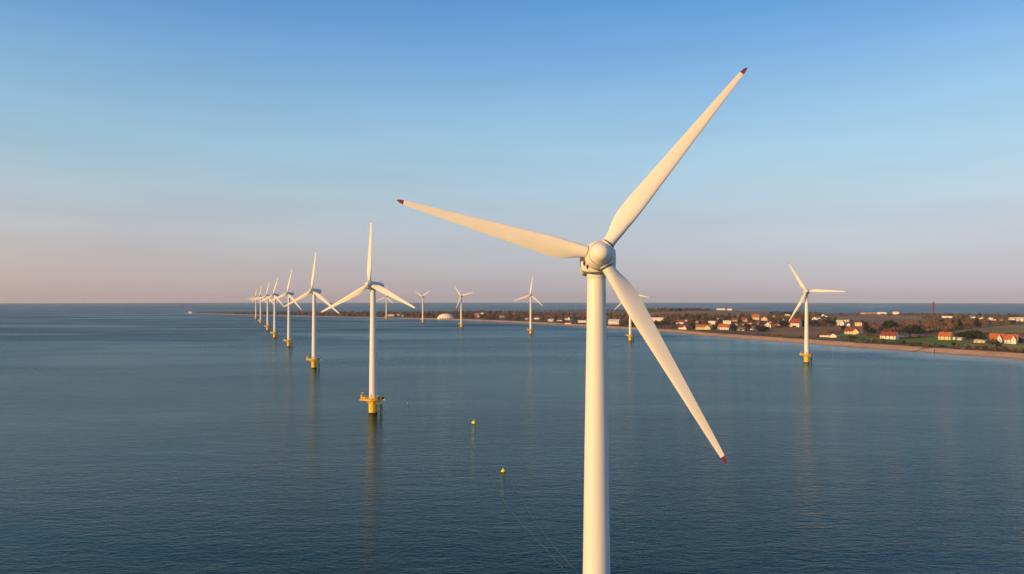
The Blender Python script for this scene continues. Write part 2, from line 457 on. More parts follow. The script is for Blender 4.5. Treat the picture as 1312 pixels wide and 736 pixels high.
def build_sea():
    ang = np.concatenate([np.arange(-180, -45, 3.0), np.arange(-45, 60, .3), np.arange(60, 180.01, 3.0)])
    rr = np.concatenate([[0.01], np.geomspace(20, 300, 20), np.geomspace(310, 4000, 230), np.geomspace(4200, 13500, 30)])
    A, Rr = np.meshgrid(np.radians(ang), rr, indexing='ij')
    X, Y = Rr * np.sin(A), Rr * np.cos(A)
    front = (np.abs(A) < R(58)) & (Rr > 50)
    px = np.where(front, CX + FPX * X / np.where(front, Y, 1), -999)
    off = np.where(front, (coast_d(px) - Y) * slant(np.where(front, px, 600)), 1e4)
    on = (px > 236) & (off > -60)
    wobble = 14 * np.sin(X * .02 + Y * .013) + 8 * np.sin(Y * .05)
    side = sstep(820, 1050, px)
    calm = np.where(on, (1 - sstep(8, 75, off + wobble)) * (.2 + .5 * side), 0)
    shallow_sheen = np.where(on, (1 - sstep(0, 85, off + wobble)) * (.25 + .5 * side), 0)  # band along the shore that gets the painted sheen, strongest on the right
    windy = np.clip(np.log(np.maximum(Rr, 1) / 250) / math.log(1600 / 250), 0, 1) ** 1.2 * (1 - .9 * calm)
    c = np.stack([calm, shallow_sheen, windy], -1)
    n0, n1 = X.shape
    idx = np.arange(n0 * n1).reshape(n0, n1)
    f = np.stack([idx[:-1, :-1], idx[1:, :-1], idx[1:, 1:], idx[:-1, 1:]], -1).reshape(-1, 4)
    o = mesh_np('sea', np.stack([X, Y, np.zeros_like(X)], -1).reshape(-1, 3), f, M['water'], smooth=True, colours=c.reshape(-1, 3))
    tag(o, 'calm blue sea with small ripples', 'sea', kind='structure')
build_sea()

# broken lines of foam where the small waves run out on the sand
def build_surf():
    m, n, l, b = mat_new('foam')
    g = n.new('ShaderNodeNewGeometry'); t = n.new('ShaderNodeTexNoise'); t.inputs['Scale'].default_value = .5; t.inputs['Detail'].default_value = 5
    l.new(g.outputs['Position'], t.inputs['Vector'])
    r = n.new('ShaderNodeMapRange'); r.inputs[1].default_value = .42; r.inputs[2].default_value = .62; r.inputs[4].default_value = .85
    l.new(t.outputs['Fac'], r.inputs[0]); l.new(r.outputs[0], b.inputs['Alpha'])
    b.inputs['Base Color'].default_value = (.72, .74, .75, 1); b.inputs['Roughness'].default_value = .8
    vs_, fs_ = [], []
    for base, wid, ph in ((-1.0, 2.4, 0.0), (-9.0, 1.8, 2.0), (-19.0, 1.4, 4.0)):
        x = 620.0; run = False
        while x < 1500:
            on = math.sin(x * .071 + ph) + math.sin(x * .19 + 2 * ph) > (-.6 if base > -2 else .55)
            off = base + 1.6 * math.sin(x * .09 + ph) + .8 * math.sin(x * .31 + ph)
            if on:
                sl = float(slant(x)); w = wid * (.6 + .4 * math.sin(x * .23 + ph))
                for t_ in (off - w, off + w):
                    d = float(coast_d(x)) + t_ / sl
                    vs_.append(((x - CX) / FPX * d, d, .03 if base < -2 else .10))
                k = len(vs_)
                if run: fs_.append((k - 4, k - 2, k - 1, k - 3))
            run = on; x += 1.5
    o = mesh_obj('surf_foam', vs_, fs_, m)
    tag(o, 'thin broken lines of white foam along the beach', 'foam', kind='stuff')
build_surf()

# ------------------------------------------------------------------ wind turbines
HUB_H, OVER, TILT, BLADE = 67.5, 3.9, R(5), 34.0

def make_tower():
    b = MB()
    prof = [(2.05, 8.0), (2.03, 12), (1.96, 20), (1.70, 40), (1.30, HUB_H - 2.15)]
    b.lathe(prof, 48)
    return b.build('tower', M['tower'], smooth=True)
def make_yaw_collar():
    b = MB(); b.lathe([(1.32, HUB_H - 3.0), (1.40, HUB_H - 2.9), (1.40, HUB_H - 2.4), (1.32, HUB_H - 2.35)], 48)
    return b.build('yaw_collar', M['tower'], smooth=True)
def sup_ring(y, w, h0, h1, p=3.2, n=40):
    """rounded box section at y, half width w, from height h0 to h1"""
    zc, hh = (h0 + h1) / 2, (h1 - h0) / 2
    out = []
    for k in range(n):
        a = 2 * math.pi * k / n
        c, s = math.cos(a), math.sin(a)
        out.append((w * math.copysign(abs(c) ** (2 / p), c), y, zc + hh * math.copysign(abs(s) ** (2 / p), s)))
    return out
def make_nacelle():
    n = 40
    secs = [(-2.35, 2.52, -2.25, 1.35), (-2.3, 2.6, -2.32, 1.45), (-1.2, 2.55, -2.32, 1.75), (.5, 2.3, -2.3, 1.95), (4.5, 2.0, -2.15, 2.0), (7.2, 1.85, -1.7, 1.95), (8.6, 1.6, -1.2, 1.8), (8.9, 1.4, -.9, 1.5)]
    b = MB(); vs_ = []; fs_ = []
    for s in secs: vs_ += sup_ring(*s, p=6.0, n=n)
    for i in range(len(secs) - 1):
        for k in range(n):
            fs_.append((i * n + k, i * n + (k + 1) % n, (i + 1) * n + (k + 1) % n, (i + 1) * n + k))
    fs_.append(tuple(range(n))); fs_.append(tuple((len(secs) - 1) * n + k for k in range(n))[::-1])
    b.add(vs_, fs_)
    return b.build('nacelle', M['white_gel'], smooth=True, angle=35)
def make_band(y, w, h0, h1):
    b = MB(); n = 40; vs_ = []; fs_ = []
    for yy in (y - .05, y + .05):
        vs_ += sup_ring(yy, w + .012, h0 - .012, h1 + .012, p=6.0, n=n)
    for k in range(n): fs_.append((k, (k + 1) % n, n + (k + 1) % n, n + k))
    b.add(vs_, fs_)
    return b.build('panel_seam', M['seam'])
def make_vent(x, z):
    """dark oval opening in the front face of the nacelle"""
    b = MB(); n = 20
    v = []
    for r, y in ((.0, -2.38), (1.0, -2.38), (1.05, -2.3)):
        for k in range(n):
            a = 2 * math.pi * k / n; v.append((x + .17 * r * math.cos(a), y, z + .36 * r * math.sin(a)))
    f = [(i * n + k, i * n + (k + 1) % n, (i + 1) * n + (k + 1) % n, (i + 1) * n + k) for i in range(2) for k in range(n)]
    b.add(v, f)
    return b.build('vent', M['vent'])
def make_anemometer():
    b = MB()
    b.tube([(.5, 7.6, 1.9), (.5, 7.6, 3.4)], .05, 6); b.tube([(-.5, 7.6, 1.9), (-.5, 7.6, 3.2)], .05, 6); b.tube([(-.7, 7.6, 3.0), (.7, 7.6, 3.0)], .04, 6)
    b.lathe([(.04, 3.3), (.14, 3.4), (.14, 3.6), (.04, 3.66)], 8, centre=(.5, 7.6, 0))
    return b.build('weather_mast', M['dark_steel'])
def make_hub():
    b = MB()
    prof = [(0.02, -2.62), (.4, -2.58), (.75, -2.42), (.98, -2.15), (1.12, -1.85), (1.55, -1.05), (1.86, -.45), (2.0, .1), (2.0, .8), (1.9, 1.15), (1.7, 1.3), (1.2, 1.32)]
    b.lathe(prof, 56, axis='y')
    return b.build('hub', M['white_gel'], smooth=True)
def make_nose_seam():
    b = MB(); b.lathe([(1.5, -1.16), (1.535, -1.165), (1.575, -1.06), (1.55, -1.02)], 56, axis='y', cap=False)
    return b.build('nose_seam', M['seam_grey'], smooth=True)
def make_collar():
    b = MB(); b.lathe([(1.12, 1.0), (1.12, 1.72), (1.06, 1.84), (.86, 1.88)], 40)
    return b.build('root_collar', M['white_gel'], smooth=True)
def blade_section(z):
    """chord, thickness, twist, chordwise offset at radius z"""
    s = z / BLADE
    chord = np.interp(s, [.0, .04, .09, .15, .20, .27, .4, .6, .8, .93, .97, .99, 1.0], [1.75, 1.75, 1.95, 2.62, 2.95, 2.9, 2.45, 1.85, 1.25, .85, .66, .42, .12])
    thick = np.interp(s, [.0, .04, .09, .15, .20, .3, .5, .8, 1.0], [1.75, 1.75, 1.5, 1.12, .92, .68, .42, .20, .03])
    twist = np.interp(s, [0, .1, .2, .4, .7, 1], [14, 14, 12, 6, 2, 0])
    circ = 1 - np.clip((s - .04) / .12, 0, 1)
    return chord, thick, twist, circ
def blade_loft(name, z0, z1, m, mat, cap_top):
    n = 48; vs_ = []; fs_ = []
    zs = np.linspace(z0, z1, m)
    if cap_top: zs = z0 + (z1 - z0) * np.sin(np.linspace(0, 1, m) * math.pi / 2)
    for z in zs:
        c, t, tw, circ = blade_section(z)
        ca, sa = math.cos(R(tw)), math.sin(R(tw))
        for k in range(n):
            a = 2 * math.pi * k / n
            ex, ey = .5 * math.cos(a), .5 * math.sin(a)           # round root; +x is the leading edge
            u = (1 - math.cos(a)) / 2                             # airfoil: 0 at the leading edge, 1 trailing
            th = 1.48 * (.2969 * math.sqrt(u) - .126 * u - .3516 * u * u + .2843 * u ** 3 - .1036 * u ** 4) * 5 * .5 / .74
            ax, ay = .32 - u, math.copysign(th, math.sin(a)) if abs(math.sin(a)) > 1e-6 else 0.0
            x = (ex * circ + ax * (1 - circ)) * c; y = (ey * circ + ay * (1 - circ)) * t
            # leading edge is turned into the wind (-y)
            X = x * ca + y * sa; Y = -x * sa + y * ca
            pre = -.9 * (z / BLADE) ** 2                          # slight pre-bend upwind
            vs_.append((X, Y + pre, z))
    for i in range(m - 1):
        for k in range(n):
            fs_.append((i * n + k, i * n + (k + 1) % n, (i + 1) * n + (k + 1) % n, (i + 1) * n + k))
    fs_.append(tuple(range(n))[::-1]); fs_.append(tuple((m - 1) * n + k for k in range(n)))
    o = mesh_obj(name, vs_, fs_, mat)
    bm = bmesh.new(); bm.from_mesh(o.data); bmesh.ops.recalc_face_normals(bm, faces=bm.faces); bm.to_mesh(o.data); bm.free()
    smooth_by_angle(o.data, 60)
    return o
def make_root_ring():
    b = MB(); b.lathe([(.89, 1.95), (.93, 1.97), (.93, 2.09), (.89, 2.11)], 32)
    return b.build('root_seal', M['seam'], smooth=True)

def make_foundation():
    b = MB(); b.lathe([(2.25, .75), (2.25, 7.2)], 40)
    b.lathe([(2.4, 6.3), (2.45, 6.35), (2.45, 6.6), (2.4, 6.65)], 40)
    return b.build('transition_piece', M['yellow'], smooth=True)
def make_pile():
    b = MB(); b.lathe([(2.27, -6), (2.29, -.2), (2.3, .6), (2.27, .75)], 40)
    return b.build('pile_growth', M['growth'], smooth=True)
def make_platform():
    b = MB(); n = 16
    b.lathe([(4.7, 7.2), (5.0, 7.25), (5.0, 7.75), (4.9, 7.8), (2.0, 7.8)], n)
    b.box((-5.0, -1.0, 7.47), (3.0, 3.6, .62))
    b.box((5.3, -.6, 7.49), (2.4, 2.4, .5))
    for k in range(8):
        a = 2 * math.pi * k / 8 + .2
        b.tube([(2.2 * math.cos(a), 2.2 * math.sin(a), 5.4), (4.6 * math.cos(a), 4.6 * math.sin(a), 7.2)], .14, 6)
    return b.build('platform', M['yellow'])
def make_railing():
    b = MB(); n = 20
    ring = [(4.85 * math.cos(2 * math.pi * k / n), 4.85 * math.sin(2 * math.pi * k / n)) for k in range(n)]
    for h in (8.3, 8.95): b.tube([(x, y, h) for x, y in ring], .06, 5, closed=True)
    for x, y in ring: b.tube([(x, y, 7.75), (x, y, 8.95)], .055, 5)
    for k in range(n):                                            # mesh panels behind the rails
        if k % 3 != 0:
            (x0, y0), (x1, y1) = ring[k], ring[(k + 1) % n]
            b.tube([(x0, y0, 7.95), (x1, y1, 7.95)], .10, 4)
    return b.build('railing', M['yellow'])
def make_davit():
    b = MB()
    b.tube([(-5.9, -1.6, 7.78), (-5.9, -1.6, 10.6), (-5.2, -2.2, 11.2), (-4.2, -2.9, 11.3)], [.22, .2, .16, .1], 8)
    b.box((-5.6, -.3, 8.6), (1.1, 1.5, 1.6)); b.box((-4.6, -1.3, 8.25), (.8, .9, .9))
    return b.build('davit_crane', M['yellow'], smooth=True)
def make_gear(c, d):
    b = MB(); b.box(c, d)
    return b.build('equipment_locker', M['dark_steel'])
GEAR = (((3.5, -1.9, 8.35), (1.2, .9, 1.1)), ((3.0, -3.2, 8.2), (.9, .7, .8)), ((5.2, -.4, 8.3), (1.0, 1.0, 1.1)))
def make_landing():
    b = MB()
    for x in (4.0, 4.75):
        b.tube([(x, -.6, -2), (x, -.6, 4.6), (x - .2, -.6, 5.0)], .26, 8)
    for k in range(9): b.tube([(4.0, -.6, .6 + .5 * k), (4.75, -.6, .6 + .5 * k)], .05, 5)
    for z in (1.1, 3.9): b.tube([(2.1, -.5, z), (4.1, -.6, z)], .16, 6)
    b.box((4.38, -.75, 3.3), (1.0, .5, 2.3))
    return b.build('boat_landing', M['dark_steel'], smooth=True)
def make_ladder():
    b = MB()
    for x in (-.35, .35): b.tube([(x, -2.42, 1.0), (x, -2.42, 7.3)], .06, 5)
    for k in range(12): b.tube([(-.35, -2.42, 1.3 + .5 * k), (.35, -2.42, 1.3 + .5 * k)], .04, 5)
    return b.build('ladder', M['yellow'])
def make_door():
    b = MB(); b.box((0, -2.055, 9.3), (.9, .12, 2.1))
    return b.build('door', M['grey_wall'])

protos = {}
def proto(key, fn):
    if key not in protos:
        o = fn(); COL.objects.unlink(o); protos[key] = o
    return protos[key]
def inst(key, fn, parent, name=None):
    o = proto(key, fn).copy()
    link(o, parent)
    return o

def ray(p): return Vector(((p[0] - CX) / FPX, 1.0, (EY - p[1]) / FPX))
def turbine(bx, d, tips, label, yaw, group, hub_h=HUB_H, fat=1.0, detail=2, rotz=0.0):
    """bx: bearing of the tower, d: its depth, tips: where the three blade tips point"""
    yaw = R(yaw)
    root = empty('wind_turbine', ((bx - CX) / FPX * d, d, hub_h - HUB_H), yaw)
    tag(root, label, 'wind turbine', group)
    tw = inst('tower', make_tower, root); tw.scale = (fat, fat, 1)
    if detail:
        inst('yaw_collar', make_yaw_collar, tw)
        inst('door', make_door, tw)
    na = inst('nacelle', make_nacelle, root)
    T = Matrix.Translation((0, 0, HUB_H)) @ Matrix.Rotation(-TILT, 4, 'X')
    na.matrix_local = T
    if detail:
        for q in ((-1.25, 2.555, -2.32, 1.74), (3.0, 2.115, -2.205, 1.985)): inst('panel_seam%s' % q[0], lambda: make_band(*q), na)
        for q in ((-2.12, -1.05), (-1.66, -1.5)): inst('vent%s' % q[0], lambda: make_vent(*q), na)
    inst('weather_mast', make_anemometer, na)
    Hm = T @ Matrix.Translation((0, -OVER, 0))
    hub = inst('hub', make_hub, root); hub.matrix_local = Hm @ Matrix.Scale(1.09, 4)
    if detail: inst('nose_seam', make_nose_seam, hub)
    W = root.matrix_basis.copy() if False else Matrix.Translation(root.location) @ Matrix.Rotation(yaw, 4, 'Z')
    HW = W @ Hm
    hw = HW.translation - Vector((0, 0, EYE))
    ax = (HW.to_3x3() @ Vector((0, -1, 0))); right = HW.to_3x3() @ Vector((1, 0, 0)); up = HW.to_3x3() @ Vector((0, 0, 1))
    for tp in tips:
        if isinstance(tp, tuple):
            r = ray(tp); k = hw.dot(ax) / r.dot(ax); v = r * k - hw
            ang = math.atan2(v.dot(right), v.dot(up)); ln = v.length
        else: ang, ln = R(tp), BLADE
        ln = min(max(ln, BLADE * .85), BLADE * 1.1)
        bl = inst('blade', lambda: blade_loft('blade', 1.5, BLADE * .967, 72, M['white_gel'], False), root)
        bl.matrix_local = Hm @ Matrix.Rotation(ang, 4, 'Y') @ Matrix.Diagonal((1, 1, ln / BLADE, 1))
        inst('tip', lambda: blade_loft('blade_tip', BLADE * .967, BLADE, 10, M['red_tip'], True), bl)
        if detail:
            inst('root_seal', make_root_ring, bl); inst('root_collar', make_collar, bl)
    tp_ = inst('transition_piece', make_foundation, root)
    inst('pile_growth', make_pile, tp_)
    if detail: inst('ladder', make_ladder, tp_)
    inst('boat_landing', make_landing, root)
    pf = inst('platform', make_platform, root)
    inst('railing', make_railing, pf); inst('davit_crane', make_davit, pf)
    for k, q in enumerate(GEAR): inst('equipment_locker%d' % k, lambda: make_gear(*q), pf)
    for o in (tp_, pf): o.rotation_euler = (0, 0, rotz - yaw)
    for o in root.children:
        if o.name.startswith('boat_landing'): o.rotation_euler = (0, 0, rotz - yaw)
    return root

ROW = 'wind turbines standing in a curved row out at sea'
SHORE = 'wind turbines standing close to the beach'
def dd(y): return EYE * FPX / (y - EY)
near = turbine(764.3, 107.0, [(955, 90), (928, 594), (510, 258)], 'huge close white turbine filling the view, three red-tipped blades spread, its base out of view', 0, ROW, hub_h=66.2, fat=1.06)
turbine(478, dd(530), [(477, 283), (534, 396), (411, 401)], 'white turbine with one blade straight up on the largest visible yellow platform', -19, ROW)
turbine(402.5, dd(472), [(406, 322), (436, 403), (363, 394)], 'white turbine second largest in the row, its left blade crossing the turbine behind', -18, ROW)
turbine(370.2, dd(444.3), [(375, 344), (387, 398), (350, 384)], 'white turbine whose tower stands just left of a crossing blade, yellow base reflected short', -18, ROW)
turbine(352, dd(433), [(356, 358), (362, 391), (335, 386)], 'white turbine fourth from the far end of the row, upper blade leaning right', -18, ROW, detail=1)
turbine(343, dd(423.6), [(345.5, 361), (350, 389), (322, 386)], 'white turbine third from the far end of the row', -18, ROW, detail=1)
turbine(334, dd(414.6), [(335.4, 366.5), (343, 389), (320, 385)], 'white turbine second from the far end of the row', -18, ROW, detail=0)
turbine(328, dd(409.4), [(329, 371), (337, 386), (316, 384)], 'smallest white turbine at the far end of the row', -18, ROW, detail=0)
turbine(495, dd(409.6), [8, 128, 248], 'distant white turbine half hidden behind a red-tipped blade', -15, SHORE, detail=0)
turbine(541.8, dd(413.8), [(532, 373.5), (550, 373.5), 180], 'small distant white turbine with two blades raised in a V', -8, SHORE, detail=0)
turbine(591, dd(420), [(583, 367), (607, 375), (585, 394)], 'distant white turbine near the pale dome, one blade along its tower', -10, SHORE, detail=0)
turbine(680, dd(428.5), [(683, 353), (696, 393), (657, 386)], 'white turbine in front of the dark woods, blades spread like a tripod', -12, SHORE, detail=1)
turbine(807.5, dd(437), [(827, 380.5), 225, 325], 'white turbine mostly hidden behind the lowest large blade', -10, SHORE, detail=1)
turbine(1033.4, dd(465), [(1010, 337), (1085, 374), (1010, 413)], 'white turbine alone near the village, one blade pointing level to the right', -22, SHORE)

# ------------------------------------------------------------------ buoys, lines, posts
def sea_at(x, y):
    d = EYE * FPX / (y - EY); return Vector(((x - CX) / FPX * d, d, 0))
def buoy(x, y, r, label, lean):
    p = sea_at(x, y)
    o = empty('buoy', p, .4); o.rotation_euler = (R(lean), R(lean * .6), .4)
    tag(o, label, 'buoy', 'yellow marker buoys')
    b = MB(); b.lathe([(.15 * r, -.6 * r), (.7 * r, -.45 * r), (r, -.05 * r), (r, .25 * r), (.75 * r, .62 * r), (.35 * r, .95 * r), (.12 * r, 1.05 * r)], 20)
    b.build('float', M['buoy'], o, smooth=True)
    b = MB(); b.lathe([(.10 * r, 1.0 * r), (.10 * r, 1.25 * r), (.22 * r, 1.27 * r), (.22 * r, 1.4 * r)], 10); b.build('top_mark', M['buoy'], o)
    b = MB(); b.lathe([(1.0 * r, -.02 * r), (1.06 * r, 0), (1.06 * r, .1 * r), (1.0 * r, .12 * r)], 20); b.build('rubber_band', M['dark_steel'], o)
buoy(607, 542.5, 1.15, 'yellow buoy floating farther out, above and left of its twin', 8)
buoy(645, 604.5, .85, 'yellow buoy floating nearer, at the upper end of a thin line', -7)

def stick_buoy(x, y, s, label, m):
    p = sea_at(x, y); o = empty('marker_buoy', p); tag(o, label, 'marker buoy', 'small marker buoys with sticks')
    b = MB(); b.lathe([(.2 * s, -.4 * s), (.6 * s, -.1 * s), (.62 * s, .25 * s), (.2 * s, .45 * s)], 12); b.build('float', m, o, smooth=True)
    b = MB(); b.tube([(0, 0, .4 * s), (.1, 0, 2.4 * s)], .09, 6); b.build('pole', M['dark_steel'], o)
    b = MB(); b.box((.32, 0, 2.1 * s), (.5, .05, .45)); b.build('flag', M['dark_steel'], o)
stick_buoy(522.5, 517, 1.0, 'small pale marker buoy with a stick right of the large yellow platform', M['pale_roof'])
stick_buoy(441, 468.5, 1.0, 'tiny greenish marker buoy right of the second largest yellow base', M['grey_wall'])

def rope(pts, label):
    P = [sea_at(*p) for p in pts]
    # catmull-rom through the points
    out = []
    for i in range(len(P) - 1):
        p0, p1, p2, p3 = P[max(i - 1, 0)], P[i], P[i + 1], P[min(i + 2, len(P) - 1)]
        for k in range(12):
            t = k / 12
            q = .5 * ((2 * p1) + (p2 - p0) * t + (2 * p0 - 5 * p1 + 4 * p2 - p3) * t * t + (3 * p1 - p0 - 3 * p2 + p3) * t ** 3)
            out.append((q.x + .12 * math.sin(i * 5 + k), q.y, .03))
    b = MB(); b.tube(out, .024, 6)
    tag(b.build('floating_line', M['rope'], None, smooth=True), label, 'line', 'thin floating lines')
rope([(760, 752), (741, 735), (714, 705), (684, 666), (662, 630), (646, 608)], 'thin pale line floating from the nearer yellow buoy toward the big tower')
rope([(742, 752), (728, 737), (690, 694), (655, 656), (637, 628), (618, 592), (597, 560), (586, 546)], 'thin pale line floating past the left side of both yellow buoys')

p = at(1197.3, 453)
b = MB(); pz = sea_at(1197.3, 454); b.tube([pz + Vector((0, 0, -1)), pz + Vector((.1, 0, 5.6))], [.35, .25], 8); b.tube([pz + Vector((-.5, 0, 4.6)), pz + Vector((.6, 0, 4.6))], .12, 6)
tag(b.build('beacon_post', M['dark_steel']), 'thin dark beacon post standing at the edge of the beach', 'post')
p = at(1196.5, 441.5)
o = empty('beach_hut', p, .5); tag(o, 'small dark hut on the grass above the beacon post', 'hut')
b = MB(); b.box((0, 0, .9), (2.6, 2.2, 2.4)); b.build('wall', M['door'], o)
b = MB(); b.add([(-1.5, -1.3, 2.1), (1.5, -1.3, 2.1), (1.5, 1.3, 2.1), (-1.5, 1.3, 2.1), (-1.5, 0, 3.2), (1.5, 0, 3.2)], [(0, 1, 5, 4), (2, 3, 4, 5), (0, 4, 3), (1, 2, 5), (0, 3, 2, 1)]); b.build('roof', M['brown_roof'], o)

# red and white mast on the ridge
p = at(1196, 402.6)
o = empty('radio_mast', p); tag(o, 'tall slim dark red mast rising above the skyline', 'mast')
hm = 15.5 * p.y / FPX
for k in range(7):
    b = MB(); z0, z1 = hm * k / 7, hm * (k + 1) / 7
    w0, w1 = 2.0 - .7 * k / 7, 2.0 - .7 * (k + 1) / 7
    for sx, sy in ((-1, -1), (1, -1), (1, 1), (-1, 1)):
        b.tube([(sx * w0, sy * w0, z0), (sx * w1, sy * w1, z1)], .55, 6)
        nx, ny = -sy, sx
        b.tube([(sx * w0, sy * w0, z0), (nx * w1, ny * w1, z1)], .4, 5); b.tube([(sx * w1, sy * w1, z1), (nx * w1, ny * w1, z1)], .35, 5)
    b.build('mast_section', M['mast_red'], o)

# ------------------------------------------------------------------ the pale dome hall
p = at(570.8, 409.0)
sc_ = p.y / FPX
o = empty('dome_hall', p, 0); tag(o, 'large pale domed hall above the beach', 'dome')
L, Wd, Hh = 10.4 * sc_, 7.0 * sc_, 7.0 * sc_
b = MB(); vs_ = []; fs_ = []; na_, ne_ = 40, 9
for j in range(ne_):
    e = math.pi / 2 * j / (ne_ - 1)
    for k in range(na_):
        a = 2 * math.pi * k / na_
        c = math.cos(e) ** .85 if j < ne_ - 1 else .0
        rib = 1 + .012 * (k % 2)
        vs_.append((L * c * rib * math.cos(a), Wd * c * rib * math.sin(a), Hh * math.sin(e) - (.5 if j == 0 else 0)))
for j in range(ne_ - 1):
    for k in range(na_): fs_.append((j * na_ + k, j * na_ + (k + 1) % na_, (j + 1) * na_ + (k + 1) % na_, (j + 1) * na_ + k))
b.add(vs_, fs_); b.build('shell', M['dome'], o)
b = MB()
for k in range(5):
    a = -2.2 + .32 * k
    b.box((L * 1.0 * math.cos(a), Wd * 1.0 * math.sin(a), 1.6), (3.2, 1.2, 3.4), a + math.pi / 2)
b.build('entrance', M['brown_roof'], o)

# ------------------------------------------------------------------ houses
def gable(b, w, dp, h, rh, ov):
    w2, d2 = w / 2 + ov, dp / 2 + ov
    th = .35
    e = ov * rh / (dp / 2)
    z0 = h - e
    b.add([(-w2, -d2, z0), (w2, -d2, z0), (w2, 0, h + rh), (-w2, 0, h + rh), (w2, d2, z0), (-w2, d2, z0),
           (-w2, -d2, z0 + th), (w2, -d2, z0 + th), (w2, 0, h + rh + th), (-w2, 0, h + rh + th), (w2, d2, z0 + th), (-w2, d2, z0 + th)],
          [(0, 3, 2, 1), (3, 5, 4, 2), (6, 7, 8, 9), (9, 8, 10, 11), (0, 1, 7, 6), (4, 5, 11, 10), (1, 2, 8, 7), (2, 4, 10, 8), (5, 3, 9, 11), (3, 0, 6, 9)])
def gable_wall(b, w, dp, h, rh, z0=-1.5):
    w2, d2 = w / 2, dp / 2
    b.add([(-w2, -d2, z0), (w2, -d2, z0), (w2, d2, z0), (-w2, d2, z0), (-w2, -d2, h), (w2, -d2, h), (w2, d2, h), (-w2, d2, h), (-w2, 0, h + rh), (w2, 0, h + rh)],
          [(0, 1, 5, 4), (2, 3, 7, 6), (1, 2, 6, 9, 5), (3, 0, 4, 8, 7), (3, 2, 1, 0), (4, 5, 9, 8), (6, 7, 8, 9)])
def place_box(b, verts_b, rz, off):
    ca, sa = math.cos(rz), math.sin(rz)
    b.add([(off[0] + v[0] * ca - v[1] * sa, off[1] + v[0] * sa + v[1] * ca, v[2] + off[2]) for v in verts_b.v], verts_b.f)

def house(x, y, wpx, hpx, wall, roof, style, label, rz=None, name='house'):
    """x: bearing of the middle, y: foot, wpx/hpx: size as seen, style: side | gable | cross | flat | hall"""
    p = at(x, y); s = p.y / FPX
    W_, Ht = wpx * s, max(hpx * s, 3.0)
    face = math.atan2(-p.x, p.y)                       # turned to face the sea
    if rz is None: rz = {'side': -18, 'gable': 0, 'cross': -10, 'flat': -12, 'hall': -15}[style] + random.uniform(-7, 7)
    o = empty(name, p, face + R(rz))
    tag(o, label, {'hall': 'building', 'flat': 'building'}.get(style, 'house'), 'houses and buildings along the coast')
    wm, rm = M[wall + '_wall'], M[roof + '_roof']
    big = wpx >= 7
    wl_, rf, ch = MB(), MB(), MB()
    wins = []; doors = []
    if style == 'flat':
        dp = min(max(W_ * .5, 6), 14); h = Ht
        wl_.box((0, 0, h / 2 - .75), (W_, dp, h + 1.5)); rf.box((0, 0, h + .2), (W_ + .7, dp + .7, .4))
        front = -dp / 2; hw = h
        n = max(2, int(W_ / 5)); wins = [((k + .5) / n - .5) * W_ for k in range(n)]
        storeys = 1 if h < 5.5 else 2
    elif style in ('side', 'hall', 'cross'):
        dp = min(max(W_ * .62, 7), 13); h = Ht * (.48 if style != 'hall' else .6); rh = Ht - h
        gable_wall(wl_, W_, dp, h, rh); gable(rf, W_, dp, h, rh, .5)
        front = -dp / 2; hw = h
        n = max(2, int(W_ / 4.5)); wins = [((k + .5) / n - .5) * W_ for k in range(n)]
        storeys = 1 if h < 4.8 else 2
        if style == 'cross':                           # a wing with its gable to the sea
            w2 = W_ * .36; l2 = dp * .75; h2 = h; rh2 = rh * .82
            t1, t2 = MB(), MB()
            gable_wall(t1, l2 + dp * .4, w2, h2, rh2); gable(t2, l2 + dp * .4 , w2, h2, rh2, .45)
            off = (W_ * .24, -dp / 2 - l2 / 2 + dp * .2, .02)
            place_box(wl_, t1, R(90), off); place_box(rf, t2, R(90), off)
            wins = [q for q in wins if abs(q - W_ * .24) > w2 / 2 + .6]
        if style != 'hall':
            ch.box((W_ * .28 * random.choice((-1, 1)), dp * .08, h + rh + .5), (1.0, .8, 2.2))
    else:                                              # gable end to the sea
        dp = min(max(W_ * 1.3, 8), 15); h = Ht * .5; rh = Ht - h
        t1, t2 = MB(), MB()
        gable_wall(t1, dp, W_, h, rh); gable(t2, dp, W_, h, rh, .5)
        place_box(wl_, t1, R(90), (0, 0, 0)); place_box(rf, t2, R(90), (0, 0, 0))
        front = -dp / 2; hw = h
        wins = [-W_ * .26, W_ * .26]; storeys = 1 if h < 4.8 else 2
        ch.box((0.1, dp * .2, h + rh + .4), (.9, .9, 2.0))
    wl_.build('wall', wm, o); rf.build('roof', rm, o)
    if big:
        if ch.v: ch.build('chimney', M['brick'], o)
        di = len(wins) // 2 if style in ('flat', 'hall', 'side') else -1
        for i, q in enumerate(wins):
            for st_ in range(storeys):
                zz = hw * (st_ + .5) / storeys
                if i == di and st_ == 0:
                    b = MB(); b.box((q, front - .03, 1.05), (1.1, .14, 2.1)); b.build('door', M['door'], o)
                else:
                    b = MB(); b.box((q, front - .03, zz + .1), (1.5, .14, 1.3)); b.build('window', M['glass'], o)
    return o

